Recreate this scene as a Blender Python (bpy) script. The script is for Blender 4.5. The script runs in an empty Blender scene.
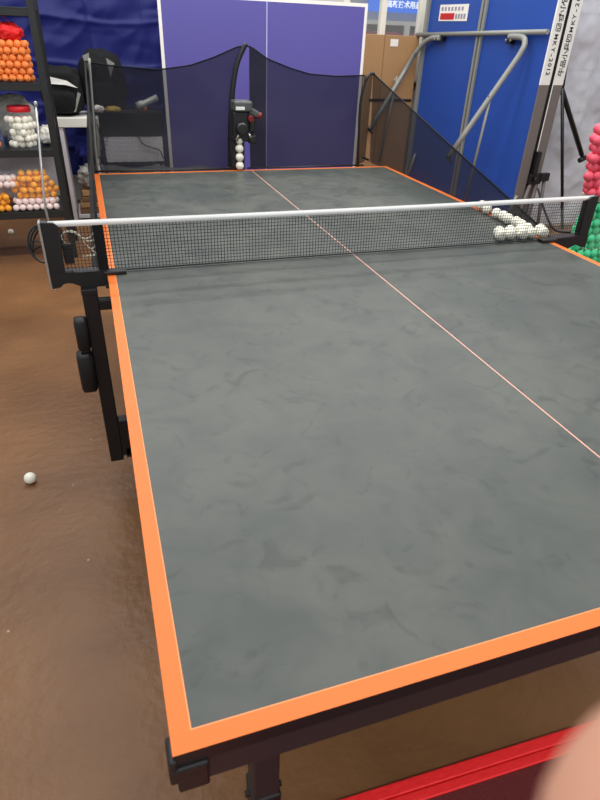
import bpy, bmesh, math, random
from mathutils import Vector, Matrix, noise
random.seed(7)
S = bpy.context.scene
C = S.collection
V = Vector

# ------------------------------------------------------------------ camera
R_ = V((0.94976, -0.31096, 0.03565)); U_ = V((0.13771, 0.51744, 0.84457)); F_ = V((0.28107, 0.79722, -0.53426))
CAM = V((0.00729, -0.30660, 1.35627))
cd = bpy.data.cameras.new('camera'); cam = bpy.data.objects.new('camera', cd); C.objects.link(cam)
cam.matrix_world = Matrix(((R_.x, U_.x, -F_.x, CAM.x), (R_.y, U_.y, -F_.y, CAM.y), (R_.z, U_.z, -F_.z, CAM.z), (0, 0, 0, 1)))
cd.sensor_fit = 'HORIZONTAL'; cd.sensor_width = 24.0; cd.lens = 24.0 * 579.15 / 600
cd.clip_start = 0.01; cd.clip_end = 60
cd.dof.use_dof = True; cd.dof.focus_distance = 2.4; cd.dof.aperture_fstop = 11.5
S.camera = cam

# ------------------------------------------------------------------ world, lamps, exposure
w = bpy.data.worlds.new('world'); S.world = w; w.use_nodes = True
bg = w.node_tree.nodes['Background']; bg.inputs[0].default_value = (0.86, 0.92, 1.0, 1); bg.inputs[1].default_value = 0.66
S.view_settings.view_transform = 'Standard'; S.view_settings.look = 'None'; S.view_settings.gamma = 1
S.view_settings.exposure = 0.1; S.view_settings.use_curve_mapping = False
LAMP_Y = (5.0, 3.95, 2.55, 1.1, -0.6, -2.3)
LAMP_E = (24, 42, 62, 38, 5, 76)
for ly, le in zip(LAMP_Y, LAMP_E):                    # rows of ceiling tube lamps, long side across the room; rearmost row is added front fill
    ld = bpy.data.lights.new('ceiling_tube_or_fill_lamp', 'AREA'); ld.shape = 'RECTANGLE'; ld.size = 4.4; ld.size_y = 0.16
    ld.energy = le; ld.color = (1.0, 0.965, 0.92)
    lo = bpy.data.objects.new('ceiling_tube_or_fill_lamp', ld); C.objects.link(lo); lo.location = (1.1, ly, 3.0)

# ------------------------------------------------------------------ materials
def lin(c):
    return tuple(((x / 255) / 12.92 if x / 255 <= .04045 else ((x / 255 + .055) / 1.055) ** 2.4) for x in c) + (1,)
def mat(name, col, rough=.5, metal=0, var=0, vscale=8, bump=0, bscale=40, alpha=1, emit=0, trans=0, spec=.5, coat=0, var2=None):
    m = bpy.data.materials.new(name); m.use_nodes = True; nt = m.node_tree; b = nt.nodes['Principled BSDF']
    c = lin(col); b.inputs['Base Color'].default_value = c
    b.inputs['Roughness'].default_value = rough; b.inputs['Metallic'].default_value = metal
    b.inputs['Specular IOR Level'].default_value = spec; b.inputs['Coat Weight'].default_value = coat
    if alpha < 1: b.inputs['Alpha'].default_value = alpha
    if trans: b.inputs['Transmission Weight'].default_value = trans
    if emit: b.inputs['Emission Color'].default_value = c; b.inputs['Emission Strength'].default_value = emit
    tc = nt.nodes.new('ShaderNodeTexCoord')
    if var or var2:
        n = nt.nodes.new('ShaderNodeTexNoise'); n.inputs['Scale'].default_value = vscale; n.inputs['Detail'].default_value = 6
        nt.links.new(tc.outputs['Object'], n.inputs['Vector'])
        r = nt.nodes.new('ShaderNodeValToRGB'); r.color_ramp.elements[0].position = .3; r.color_ramp.elements[1].position = .7
        c2 = lin(var2) if var2 else tuple(min(1, x * (1 + var)) for x in c[:3]) + (1,)
        c1 = c if var2 else tuple(x * (1 - var) for x in c[:3]) + (1,)
        r.color_ramp.elements[0].color = c1; r.color_ramp.elements[1].color = c2
        nt.links.new(n.outputs['Fac'], r.inputs['Fac']); nt.links.new(r.outputs['Color'], b.inputs['Base Color'])
    if bump:
        n2 = nt.nodes.new('ShaderNodeTexNoise'); n2.inputs['Scale'].default_value = bscale; n2.inputs['Detail'].default_value = 4
        nt.links.new(tc.outputs['Object'], n2.inputs['Vector'])
        bp = nt.nodes.new('ShaderNodeBump'); bp.inputs['Strength'].default_value = bump; bp.inputs['Distance'].default_value = .01
        nt.links.new(n2.outputs['Fac'], bp.inputs['Height']); nt.links.new(bp.outputs['Normal'], b.inputs['Normal'])
    return m
M = {}
def mk(k, *a, **kw): M[k] = mat(k, *a, **kw); return M[k]
mk('black_metal', (22, 19, 20), .42, bump=.05)
mk('black_plastic', (20, 20, 21), .45)
mk('dark_beam', (44, 32, 32), .55, var=.06)
mk('black_cloth', (17, 18, 20), .8, bump=.3, bscale=25, spec=.25)
mk('orange_edge', (226, 110, 26), .5, var=.03, vscale=5)
mk('edge_line', (240, 150, 90), .5)
mk('centre_line', (232, 172, 150), .5)
mk('white_tape', (244, 243, 240), .7)
mk('net_thread', (38, 40, 42), .8)
mk('silver', (190, 188, 182), .35, metal=.85)
mk('grey_steel', (140, 142, 136), .42, metal=.15)
mk('grey_edge', (112, 103, 100), .6)
mk('white_board', (236, 234, 228), .5)
mk('white_paint', (226, 224, 214), .5)
mk('blue_panel', (28, 72, 160), .5, var=.05, vscale=3)
mk('purple_panel', (88, 82, 158), .42, var=.04, vscale=2)
mk('violet_line', (190, 190, 225), .5)
mk('cardboard', (168, 129, 88), .85, var=.08, vscale=4)
mk('cardboard_dark', (120, 88, 60), .85, var=.12, vscale=9)
mk('paper', (238, 234, 226), .7)
mk('red', (196, 24, 30), .55)
mk('red_cloth', (246, 32, 34), .6, bump=.3, bscale=60)
mk('red_lid', (206, 24, 34), .4)
mk('maroon_carpet', (110, 34, 34), .95, var=.25, vscale=300, bump=.6, bscale=500)
mk('white_ball', (248, 245, 228), .45)
mk('orange_ball', (255, 150, 74), .5)
mk('yellow_ball', (255, 176, 52), .5)
mk('pale_ball', (248, 226, 220), .5)
mk('pink_ball', (232, 82, 104), .5)
mk('green_ball', (74, 206, 146), .5)
mk('clear_film', (245, 245, 245), .18, alpha=.05, bump=.5, bscale=30)
mk('orange_film', (252, 150, 70), .3, alpha=.08, bump=.5, bscale=30)
mk('clear_plastic', (235, 240, 240), .1, alpha=.07)
mk('crinkled_plastic', (176, 174, 166), .3, bump=.9, bscale=22, var=.25, vscale=14)
mk('wrap_film', (232, 234, 242), .35, alpha=.66, bump=.5, bscale=5)
mk('pale_carton', (205, 200, 204), .8, var=.06)
mk('grey_carton', (104, 98, 112), .8, var=.1)
mk('blue_cloth', (22, 34, 120), .8, bump=.6, bscale=12)
mk('skin', (226, 166, 138), .5, var=.04, vscale=60)
mk('nail', (238, 190, 172), .3)
mk('sleeve', (40, 42, 50), .9)
mk('torch_grey', (175, 182, 176), .35, metal=.4)
mk('yellow_cloth', (170, 140, 60), .7, bump=.5, bscale=60, var=.3, vscale=40)
mk('grey_net', (238, 239, 240), .6)
mk('robot_grey', (84, 88, 86), .35, metal=.2)
mk('robot_black', (30, 30, 32), .35)
mk('dark_red', (130, 22, 28), .4)
mk('wall_paint', (196, 194, 190), .85, var=.02)
mk('shop_wall', (200, 200, 196), .8)
mk('sign_blue', (20, 95, 200), .5, emit=.75)
mk('sign_white', (240, 245, 250), .5, emit=.6)
mk('shop_shelf', (96, 88, 100), .7, var2=(200, 90, 90), vscale=6)
mk('beige_board', (196, 184, 168), .7)
mk('ink', (40, 38, 40), .7)
mk('grey_ink', (150, 145, 165), .7)
mk('white_cord', (225, 218, 200), .5)
mk('window_frame', (232, 228, 214), .5)
mk('shelf_metal', (34, 35, 34), .4, bump=.03)

# table playing surface: matt grey-green with scuffs and finger smudges
m = mat('table_surface', (84, 88, 84), .38, spec=.32); nt = m.node_tree; b = nt.nodes['Principled BSDF']; M['surface'] = m
tc = nt.nodes.new('ShaderNodeTexCoord')
n1 = nt.nodes.new('ShaderNodeTexNoise'); n1.inputs['Scale'].default_value = 2.2; n1.inputs['Detail'].default_value = 5
n2 = nt.nodes.new('ShaderNodeTexNoise'); n2.inputs['Scale'].default_value = 11; n2.inputs['Detail'].default_value = 8; n2.inputs['Distortion'].default_value = .7
mx = nt.nodes.new('ShaderNodeMath'); mx.operation = 'MULTIPLY'
nt.links.new(tc.outputs['Object'], n1.inputs['Vector']); nt.links.new(tc.outputs['Object'], n2.inputs['Vector'])
nt.links.new(n1.outputs['Fac'], mx.inputs[0]); nt.links.new(n2.outputs['Fac'], mx.inputs[1])
r = nt.nodes.new('ShaderNodeValToRGB'); r.color_ramp.elements[0].position = .15; r.color_ramp.elements[1].position = .38
r.color_ramp.elements[0].color = lin((66, 71, 68)); r.color_ramp.elements[1].color = lin((85, 88, 82))
nt.links.new(mx.outputs[0], r.inputs['Fac'])
n4 = nt.nodes.new('ShaderNodeTexNoise'); n4.inputs['Scale'].default_value = 15; n4.inputs['Detail'].default_value = 7; n4.inputs['Distortion'].default_value = 1.8
nt.links.new(tc.outputs['Object'], n4.inputs['Vector'])
r4 = nt.nodes.new('ShaderNodeValToRGB'); r4.color_ramp.elements[0].position = .56; r4.color_ramp.elements[1].position = .70
r4.color_ramp.elements[0].color = (1, 1, 1, 1); r4.color_ramp.elements[1].color = (.70, .72, .72, 1)
nt.links.new(n4.outputs['Fac'], r4.inputs['Fac'])
m4 = nt.nodes.new('ShaderNodeMixRGB'); m4.blend_type = 'MULTIPLY'; m4.inputs['Fac'].default_value = 1
nt.links.new(r.outputs['Color'], m4.inputs['Color1']); nt.links.new(r4.outputs['Color'], m4.inputs['Color2']); nt.links.new(m4.outputs[0], b.inputs['Base Color'])
r2 = nt.nodes.new('ShaderNodeMapRange'); r2.inputs['To Min'].default_value = .33; r2.inputs['To Max'].default_value = .48
nt.links.new(n2.outputs['Fac'], r2.inputs['Value']); nt.links.new(r2.outputs[0], b.inputs['Roughness'])

# brown vinyl floor with worn patches and crumbs
m = mat('floor_vinyl', (128, 90, 54), .42, spec=.4); nt = m.node_tree; b = nt.nodes['Principled BSDF']; M['floor'] = m
tc = nt.nodes.new('ShaderNodeTexCoord')
n1 = nt.nodes.new('ShaderNodeTexNoise'); n1.inputs['Scale'].default_value = 1.6; n1.inputs['Detail'].default_value = 8
nt.links.new(tc.outputs['Object'], n1.inputs['Vector'])
r = nt.nodes.new('ShaderNodeValToRGB'); r.color_ramp.elements[0].position = .33; r.color_ramp.elements[1].position = .66
r.color_ramp.elements[0].color = lin((110, 75, 46)); r.color_ramp.elements[1].color = lin((140, 99, 62))
nt.links.new(n1.outputs['Fac'], r.inputs['Fac'])
vo = nt.nodes.new('ShaderNodeTexVoronoi'); vo.inputs['Scale'].default_value = 9; nt.links.new(tc.outputs['Object'], vo.inputs['Vector'])
lt = nt.nodes.new('ShaderNodeMath'); lt.operation = 'LESS_THAN'; lt.inputs[1].default_value = .03; nt.links.new(vo.outputs['Distance'], lt.inputs[0])
mi = nt.nodes.new('ShaderNodeMixRGB'); mi.inputs['Color2'].default_value = lin((190, 165, 135))
nt.links.new(lt.outputs[0], mi.inputs['Fac']); nt.links.new(r.outputs['Color'], mi.inputs['Color1']); nt.links.new(mi.outputs[0], b.inputs['Base Color'])
n3 = nt.nodes.new('ShaderNodeTexNoise'); n3.inputs['Scale'].default_value = 30; n3.inputs['Detail'].default_value = 6; nt.links.new(tc.outputs['Object'], n3.inputs['Vector'])
bp = nt.nodes.new('ShaderNodeBump'); bp.inputs['Strength'].default_value = .4; bp.inputs['Distance'].default_value = .01
nt.links.new(n3.outputs['Fac'], bp.inputs['Height']); nt.links.new(bp.outputs['Normal'], b.inputs['Normal'])

# fine dark catch netting: a see-through weave of constant density
def netting(name, col, cover):
    m = bpy.data.materials.new(name); m.use_nodes = True; nt = m.node_tree; b = nt.nodes['Principled BSDF']
    b.inputs['Base Color'].default_value = lin(col); b.inputs['Roughness'].default_value = .8
    b.inputs['Alpha'].default_value = cover
    return m
M['netting'] = netting('catch_netting', (26, 25, 34), .77)
M['netting_bunched'] = netting('catch_netting_bunched', (24, 24, 28), .93)
M['netting_dense'] = netting('catch_netting_double', (28, 28, 32), .8)
# dark blue tarpaulin
mk('tarp', (22, 29, 98), .55, bump=.12, bscale=7, spec=.3)

# ------------------------------------------------------------------ mesh helpers
def obj(name, bm, mats, parent=None, smooth=False):
    if not isinstance(mats, (list, tuple)): mats = [mats]
    if parent is not None:
        off = V(parent.get('_off', (0, 0, 0)))
        if off.length: bmesh.ops.translate(bm, verts=bm.verts, vec=-off)
    me = bpy.data.meshes.new(name); bm.normal_update(); bm.to_mesh(me); bm.free()
    for mm in mats: me.materials.append(M[mm] if isinstance(mm, str) else mm)
    if smooth:
        for p in me.polygons: p.use_smooth = True
    o = bpy.data.objects.new(name, me); C.objects.link(o)
    if parent is not None: o.parent = parent; o['_off'] = parent.get('_off', (0, 0, 0))
    return o
def thing(name, label, cat, loc=(0, 0, 0), group=None, local=False, rotz=0):
    o = bpy.data.objects.new(name, None); C.objects.link(o); o.location = loc; o.rotation_euler = (0, 0, rotz)
    o.empty_display_size = .05
    o['label'] = label; o['category'] = cat; o['_off'] = (0, 0, 0) if local else tuple(loc)
    if group: o['group'] = group
    return o
def tag(o, label, cat, group=None, kind=None):
    o['label'] = label; o['category'] = cat
    if group: o['group'] = group
    if kind: o['kind'] = kind
    return o
def struct(o): o['kind'] = 'structure'; return o
def NB(): return bmesh.new()
def box(bm, a, b_, bev=0, mi=0, rot=None):
    a = V(a); b_ = V(b_); c = (a + b_) / 2; s = b_ - a
    t = bmesh.new(); bmesh.ops.create_cube(t, size=1)
    bmesh.ops.scale(t, vec=s, verts=t.verts)
    if bev: bmesh.ops.bevel(t, geom=t.edges[:], offset=bev, segments=2, affect='EDGES', profile=.5)
    if rot is not None: bmesh.ops.transform(t, matrix=rot.to_4x4(), verts=t.verts)
    bmesh.ops.translate(t, vec=c, verts=t.verts)
    merge(bm, t, mi)
    return bm
def merge(bm, t, mi=0):
    mp = {}
    for v in t.verts: mp[v] = bm.verts.new(v.co)
    for f in t.faces:
        try: nf = bm.faces.new([mp[v] for v in f.verts]); nf.material_index = mi; nf.smooth = f.smooth
        except ValueError: pass
    t.free()
def tube(bm, pts, rad, n=10, caps=True, mi=0, sq=False, closed=False):
    pts = [V(p) for p in pts]; N = len(pts)
    rads = rad if isinstance(rad, (list, tuple)) else [rad] * N
    rings = []; up = None
    for i, p in enumerate(pts):
        if closed: d = (pts[(i + 1) % N] - pts[i - 1])
        else: d = (pts[min(i + 1, N - 1)] - pts[max(i - 1, 0)])
        d.normalize()
        if up is None: up = V((0, 0, 1)) if abs(d.z) < .9 else V((0, 1, 0))
        x = up.cross(d)
        if x.length < 1e-4: x = V((1, 0, 0)).cross(d)
        x.normalize(); y = d.cross(x); up = y
        ring = []
        for k in range(n):
            a = 2 * math.pi * k / n + (math.pi / 4 if sq else 0)
            rr = rads[i] * (math.sqrt(2) if sq else 1)
            ring.append(bm.verts.new(p + x * math.cos(a) * rr + y * math.sin(a) * rr))
        rings.append(ring)
    R = N if closed else N - 1
    for i in range(R):
        A, B = rings[i], rings[(i + 1) % N]
        for k in range(n):
            f = bm.faces.new((A[k], A[(k + 1) % n], B[(k + 1) % n], B[k])); f.material_index = mi; f.smooth = not sq
    if caps and not closed:
        f = bm.faces.new(rings[0][::-1]); f.material_index = mi
        f = bm.faces.new(rings[-1]); f.material_index = mi
    return bm
def sqbar(bm, a, b_, w_, d_=None):   # rectangular bar with world-aligned section, between two points
    return tube(bm, [a, b_], w_ / 2, n=4, sq=True)
def smoothpath(pts, k=6):
    pts = [V(p) for p in pts]; out = []
    for i in range(len(pts) - 1):
        p0 = pts[max(i - 1, 0)]; p1 = pts[i]; p2 = pts[i + 1]; p3 = pts[min(i + 2, len(pts) - 1)]
        for j in range(k):
            t = j / k
            out.append(.5 * ((2 * p1) + (p2 - p0) * t + (2 * p0 - 5 * p1 + 4 * p2 - p3) * t * t + (3 * p1 - p0 - 3 * p2 + p3) * t ** 3))
    out.append(pts[-1]); return out
def lathe(bm, prof, c=(0, 0, 0), n=24, mi=0, axis=None):
    c = V(c); rings = []
    rot = V((0, 0, 1)).rotation_difference(V(axis).normalized()).to_matrix() if axis is not None else Matrix.Identity(3)
    for (r_, z) in prof:
        rings.append([bm.verts.new(c + rot @ V((r_ * math.cos(2 * math.pi * k / n), r_ * math.sin(2 * math.pi * k / n), z))) for k in range(n)])
    for i in range(len(rings) - 1):
        for k in range(n):
            f = bm.faces.new((rings[i][k], rings[i][(k + 1) % n], rings[i + 1][(k + 1) % n], rings[i + 1][k])); f.smooth = True; f.material_index = mi
    f = bm.faces.new(rings[0][::-1]); f.material_index = mi
    f = bm.faces.new(rings[-1]); f.material_index = mi
    return bm
def blob(bm, c, r3, amp=.15, fr=3, sub=4, seed=0, pw=1.0, mi=0):
    t = bmesh.new(); bmesh.ops.create_icosphere(t, subdivisions=sub, radius=1)
    for v in t.verts:
        d = v.co.normalized()
        if pw != 1: d = V((math.copysign(abs(d.x) ** pw, d.x), math.copysign(abs(d.y) ** pw, d.y), math.copysign(abs(d.z) ** pw, d.z)))
        k = 1 + amp * noise.noise(v.co * fr + V((seed * 7.1, seed * 3.3, 0))) + amp * .5 * noise.noise(v.co * fr * 2.7 + V((0, seed * 5.1, 2)))
        v.co = V((d.x * r3[0], d.y * r3[1], d.z * r3[2])) * k + V(c)
    for f in t.faces: f.smooth = True
    merge(bm, t, mi); return bm
def sheet(bm, f, nu, nv, mi=0, smooth=True):
    g = [[bm.verts.new(f(i / nu, j / nv)) for j in range(nv + 1)] for i in range(nu + 1)]
    for i in range(nu):
        for j in range(nv):
            q = bm.faces.new((g[i][j], g[i + 1][j], g[i + 1][j + 1], g[i][j + 1])); q.smooth = smooth; q.material_index = mi
    return bm
def text_bm(s, size, ox, oy, origin, gap=1.0, align='LEFT', depth=.0006, bold=0):
    cu = bpy.data.curves.new('t', 'FONT'); cu.body = s; cu.size = size; cu.space_character = gap; cu.extrude = depth; cu.offset = bold; cu.resolution_u = 2
    cu.align_x = align; cu.align_y = 'CENTER'
    to = bpy.data.objects.new('t', cu); C.objects.link(to)
    dg = bpy.context.evaluated_depsgraph_get(); me = bpy.data.meshes.new_from_object(to.evaluated_get(dg))
    bm = bmesh.new(); bm.from_mesh(me)
    ox = V(ox).normalized(); oy = V(oy).normalized(); oz = ox.cross(oy)
    mt = Matrix(((ox.x, oy.x, oz.x, origin[0]), (ox.y, oy.y, oz.y, origin[1]), (ox.z, oy.z, oz.z, origin[2]), (0, 0, 0, 1)))
    bmesh.ops.transform(bm, matrix=mt, verts=bm.verts)
    bpy.data.objects.remove(to); bpy.data.curves.remove(cu); bpy.data.meshes.remove(me)
    return bm

# ------------------------------------------------------------------ setting
struct(obj('floor', box(NB(), (-3, -3, -.05), (5.2, 9.5, 0)), 'floor'))
bm = NB()                                         # back wall with a window opening x 2.3..3.25, z .95..2.4
box(bm, (-3, 5.5, 0), (2.3, 5.65, 3.1)); box(bm, (3.25, 5.5, 0), (5.2, 5.65, 3.1))
box(bm, (2.3, 5.5, 0), (3.25, 5.65, .95)); box(bm, (2.3, 5.5, 2.4), (3.25, 5.65, 3.1))
struct(obj('wall_back', bm, 'wall_paint'))
struct(obj('wall_right', box(NB(), (5.2, -3, 0), (5.35, 5.65, 3.1)), 'wall_paint'))
bm = NB()
for x0, x1 in ((2.3, 2.36), (2.67, 2.725), (3.06, 3.16), (3.2, 3.25)): box(bm, (x0, 5.47, .95), (x1, 5.53, 2.4), .004)
box(bm, (2.3, 5.47, .95), (3.25, 5.53, 1.0), .004); box(bm, (2.3, 5.47, 2.34), (3.25, 5.53, 2.4), .004)
win = struct(obj('window_1', bm, 'window_frame'))
obj('pane', box(NB(), (2.36, 5.498, 1.0), (3.2, 5.502, 2.34)), 'clear_plastic', win)

# ------------------------------------------------------------------ table
tb = thing('table_tennis_table', 'grey table tennis table with orange edges and a black steel undercarriage in the foreground', 'table', (.7625, 1.37, 0))
W, L, T, E_ = 1.525, 2.74, .76, .0205
def table_half(y0, y1, end_lo):
    bm = NB(); box(bm, (0, y0, .738), (W, y1, T - .0004), .0, mi=0)
    xs = [0, E_, E_ + .0014, .7611, .7639, W - E_ - .0014, W - E_, W]
    ys = [y0, y0 + E_, y0 + E_ + .0014, y1] if end_lo else [y0, y1 - E_ - .0014, y1 - E_, y1]
    for i in range(7):
        for j in range(3):
            ob = i in (0, 6) or (j == 0 if end_lo else j == 2)
            wl = i in (1, 5) or j == 1
            k = 1 if ob else (2 if wl else (3 if i == 3 else 4))
            if not ob and (j == 1) and i == 3: k = 2
            q = bm.faces.new([bm.verts.new((x, y, T)) for x, y in ((xs[i], ys[j]), (xs[i + 1], ys[j]), (xs[i + 1], ys[j + 1]), (xs[i], ys[j + 1]))])
            q.material_index = k
    return bm
mm = ['black_plastic', 'orange_edge', 'edge_line', 'centre_line', 'surface']
obj('tabletop_half', table_half(0, 1.368, True), mm, tb)
obj('tabletop_half', table_half(1.372, 2.74, False), mm, tb)
for y0, y1 in ((.004, 1.36), (1.38, 2.736)):
    e0 = y0 if y0 < 1 else y1 - .03
    bm = NB(); box(bm, (.008, e0, .69), (W - .008, e0 + .03, .7375), .002); obj('end_apron', bm, 'dark_beam', tb)
    for x in (.006, W - .036):
        obj('side_apron', box(NB(), (x, y0 + .03, .69), (x + .03, y1 - .03, .7375), .002), 'dark_beam', tb)
for x, sx in ((0, 1), (W, -1)):
    for y, sy in ((0, 1), (L, -1)):
        bm = NB()
        bx = lambda a, b2, bm=bm: box(bm, (min(a[0], b2[0]), min(a[1], b2[1]), a[2]), (max(a[0], b2[0]), max(a[1], b2[1]), b2[2]), .003)
        bx((x - .006 * sx, y - .004 * sy, .712), (x + .034 * sx, y + .034 * sy, .7375))
        bx((x + .001 * sx, y + .0 * sy, .684), (x + .034 * sx, y + .034 * sy, .716))
        bx((x - .005 * sx, y - .003 * sy, .73), (x + .004 * sx, y + .022 * sy, .752))
        obj('corner_cap', bm, 'black_plastic', tb)
for x in (.124, W - .124):
    for y in (.12, L - .12):
        bm = NB(); box(bm, (x - .02, y - .02, .03), (x + .02, y + .02, .70), .003)
        lg = obj('leg', bm, 'dark_beam', tb)
        bm = NB(); box(bm, (x - .023, y - .024, .30), (x + .023, y + .024, .372), .004)
        tube(bm, [(x - .029, y, .355), (x + .029, y, .355)], .005)
        obj('hinge_bracket', bm, 'black_metal', lg)
        obj('foot', lathe(NB(), [(.026, 0), (.028, .01), (.02, .035)], (x, y, 0)), 'black_plastic', lg)
# centre undercarriage: outer posts hanging beside the net, low cross frames on wheels
for x, s in ((-.056, 1), (W + .056, -1)):
    bm = NB(); box(bm, (x - .021, 1.335, .118), (x + .021, 1.372, .720), .003); obj('frame_post', bm, 'black_metal', tb)
    bm = NB(); box(bm, (x - .022, 1.333, .712), (x + .022, 1.374, .7275), .002)
    box(bm, (min(x, x + s * .1), 1.34, .66), (max(x, x + s * .1), 1.37, .69), .002); obj('post_bracket', bm, 'robot_grey' if False else 'black_plastic', tb)
    bm = NB(); x0 = x + s * .021; box(bm, (min(x0, x0 + s * .055), 1.335, .135), (max(x0, x0 + s * .055), 1.372, .275), .003); obj('frame_gusset', bm, 'black_metal', tb)
bm = NB(); box(bm, (-.025, 1.335, .125), (W + .025, 1.372, .165), .003); obj('crossbar', bm, 'black_metal', tb)
for x in (.28, W - .28):
    bm = NB(); box(bm, (x - .02, 1.0, .10), (x + .02, 1.74, .14), .003); box(bm, (x - .02, 1.35, .14), (x + .02, 1.39, .70), .003); obj('wheel_frame', bm, 'black_metal', tb)
    for y in (1.02, 1.72):
        bm = NB(); lathe(bm, [(.02, -.014), (.048, -.014), (.05, -.01), (.05, .01), (.048, .014), (.02, .014)], (x, y, .05), axis=(1, 0, 0))
        obj('wheel', bm, 'black_plastic', tb)
# ball holder moulded on the left post
bm = NB()
box(bm, (-.112, 1.31, .55), (-.076, 1.35, .648), .008); box(bm, (-.122, 1.305, .408), (-.076, 1.355, .541), .012)
box(bm, (-.106, 1.32, .53), (-.082, 1.342, .56), .004)
obj('ball_holder', bm, 'black_plastic', tb, True)

# ------------------------------------------------------------------ net set
nt_ = thing('table_tennis_net', 'black table tennis net with white top tape clamped across the middle of the grey table', 'net', (.7625, 1.37, .76))
XL, XR = -.1525, W + .1525
bm = NB(); n_ = 188
for i in range(n_ + 1):
    x = XL + .012 + (XR - XL - .024) * i / n_; wob = .002 * math.sin(i * .7)
    tube(bm, [(x, 1.37 + wob, .768), (x + .0015 * math.sin(i * .31), 1.37, .90)], .0008, n=4, caps=False)
for j in range(14):
    z = .772 + .0096 * j
    tube(bm, [(XL + .012 + (XR - XL - .024) * k / 12, 1.37 + .0015 * math.sin(k * 2.1 + j), z) for k in range(13)], .0008, n=4, caps=False)
tube(bm, [(XL + .01, 1.37, .766), (XR - .01, 1.37, .766)], .0022, n=6)
obj('net_mesh', bm, 'net_thread', nt_)
bm = NB(); sheet(bm, lambda u, v: V((XL + .02 + (XR - XL - .035) * u, 1.368 - .004 * math.sin(v * math.pi), .897 + .0155 * v - .0035 * math.sin(u * math.pi))), 30, 4)
sheet(bm, lambda u, v: V((XL + .02 + (XR - XL - .035) * u, 1.372 + .004 * math.sin(v * math.pi), .9125 - .0155 * v - .0035 * math.sin(u * math.pi))), 30, 4)
obj('top_tape', bm, 'white_tape', nt_)
def prism(bm, prof, y0, y1, mi=0):
    a = [bm.verts.new((x, y0, z)) for x, z in prof]; b2 = [bm.verts.new((x, y1, z)) for x, z in prof]; n = len(prof)
    bm.faces.new(a); bm.faces.new(b2[::-1])
    for i in range(n): bm.faces.new((a[i], b2[i], b2[(i + 1) % n], a[(i + 1) % n]))
    bmesh.ops.recalc_face_normals(bm, faces=bm.faces)
    return bm
def post(sgn, xe):    # sgn +1 for the left post (arm reaches right), xe = table edge
    X = lambda d: xe + sgn * d
    bm = prism(NB(), [(X(-.150), .912), (X(-.118), .910), (X(-.108), .900), (X(-.112), .78), (X(-.112), .76), (X(-.150), .76)], 1.357, 1.383)
    p = obj('net_post', bm, 'black_plastic', nt_)
    prof = [(X(d), z) for d, z in ((-.15, .776), (-.002, .772), (-.002, .728), (-.070, .728), (-.074, .731), (-.082, .736), (-.096, .743), (-.110, .745), (-.121, .742), (-.129, .734), (-.15, .731))]
    obj('clamp_arm', prism(NB(), prof, 1.352, 1.388), 'black_plastic', nt_)
    bm = NB(); x0, x1 = sorted((X(-.01), X(.052))); box(bm, (x0, 1.345, .7605), (x1, 1.375, .772), .003)
    x0, x1 = sorted((X(-.01), X(.05))); box(bm, (x0, 1.345, .722), (x1, 1.375, .734), .003)
    tube(bm, [(X(.03), 1.36, .722), (X(.03), 1.36, .67)], .006); tube(bm, [(X(.03), 1.36, .67), (X(.03), 1.36, .655)], .014)
    obj('table_clamp', bm, 'black_plastic', nt_)
    for z in (.755, .727):
        obj('screw', lathe(NB(), [(.0038, 0), (.0038, .002), (.002, .003)], (X(-.143), 1.3575, z), axis=(0, -1, 0), n=12), 'silver', nt_)
    return p
post(1, 0); post(-1, W)
bm = NB(); box(bm, (-.022, 1.3665, .765), (.006, 1.3735, .897), .001); obj('net_end_band', bm, 'black_cloth', nt_)
bm = NB(); box(bm, (-.1565, 1.354, .733), (-.1505, 1.386, .914), .001); obj('edge_strip', bm, 'silver', nt_)
bm = NB(); tube(bm, [(-.130, 1.378, .86), (-.131, 1.378, .95), (-.108, 1.378, 1.188)], [.0032, .003, .0024], n=8); lathe(bm, [(.001, -.006), (.004, -.004), (.004, .004), (.001, .006)], (-.1075, 1.378, 1.19), n=10)
obj('rod', bm, 'silver', nt_)
bm = NB()   # loose tension cord with beads at the left end
for pts in ([(-.105, 1.376, .872), (-.085, 1.374, .885), (-.06, 1.376, .872), (-.045, 1.38, .84), (-.02, 1.374, .815)],
            [(-.1, 1.38, .85), (-.105, 1.378, .868), (-.09, 1.376, .88), (-.07, 1.376, .876), (-.05, 1.376, .86), (-.03, 1.374, .865), (-.012, 1.374, .885), (-.008, 1.374, .87)],
            [(-.06, 1.376, .868), (-.04, 1.378, .852), (-.015, 1.374, .855), (-.02, 1.376, .84), (-.035, 1.378, .83), (-.05, 1.376, .85)]):
    tube(bm, smoothpath(pts, 6), .0017, n=6)
for k in range(6): lathe(bm, [(.001, -.004), (.0042, 0), (.001, .004)], (-.055 + k * .009, 1.376, .809 + .001 * k), n=8)
obj('tension_cord', bm, 'white_cord', nt_, True)
bm = NB(); box(bm, (-.108, 1.372, .792), (-.082, 1.384, .848), .003); obj('tension_lock', bm, 'black_plastic', nt_)
bm = NB()
for k in range(3):
    tube(bm, [V((-.155 + .004 * k + .042 * math.cos(a), 1.42 + .004 * k + .012 * math.sin(a), .838 + .05 * math.sin(a + .2 * k))) for a in [2 * math.pi * i / 28 for i in range(28)]], .0028, n=6, closed=True)
for a0 in (.4, 1.7, 2.9): tube(bm, [(-.155 - .04 * math.cos(a0), 1.42, .838 - .048 * math.sin(a0)), (-.15, 1.424, .838), (-.155 + .03 * math.cos(a0), 1.42, .838 + .045 * math.sin(a0))], .0022, n=6)
tube(bm, [(-.14, 1.42, .885), (-.135, 1.39, .893)], .002, n=6)
tag(obj('cable_coil', bm, 'black_plastic'), 'coiled black cable hanging behind the left net post', 'cable')

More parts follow.
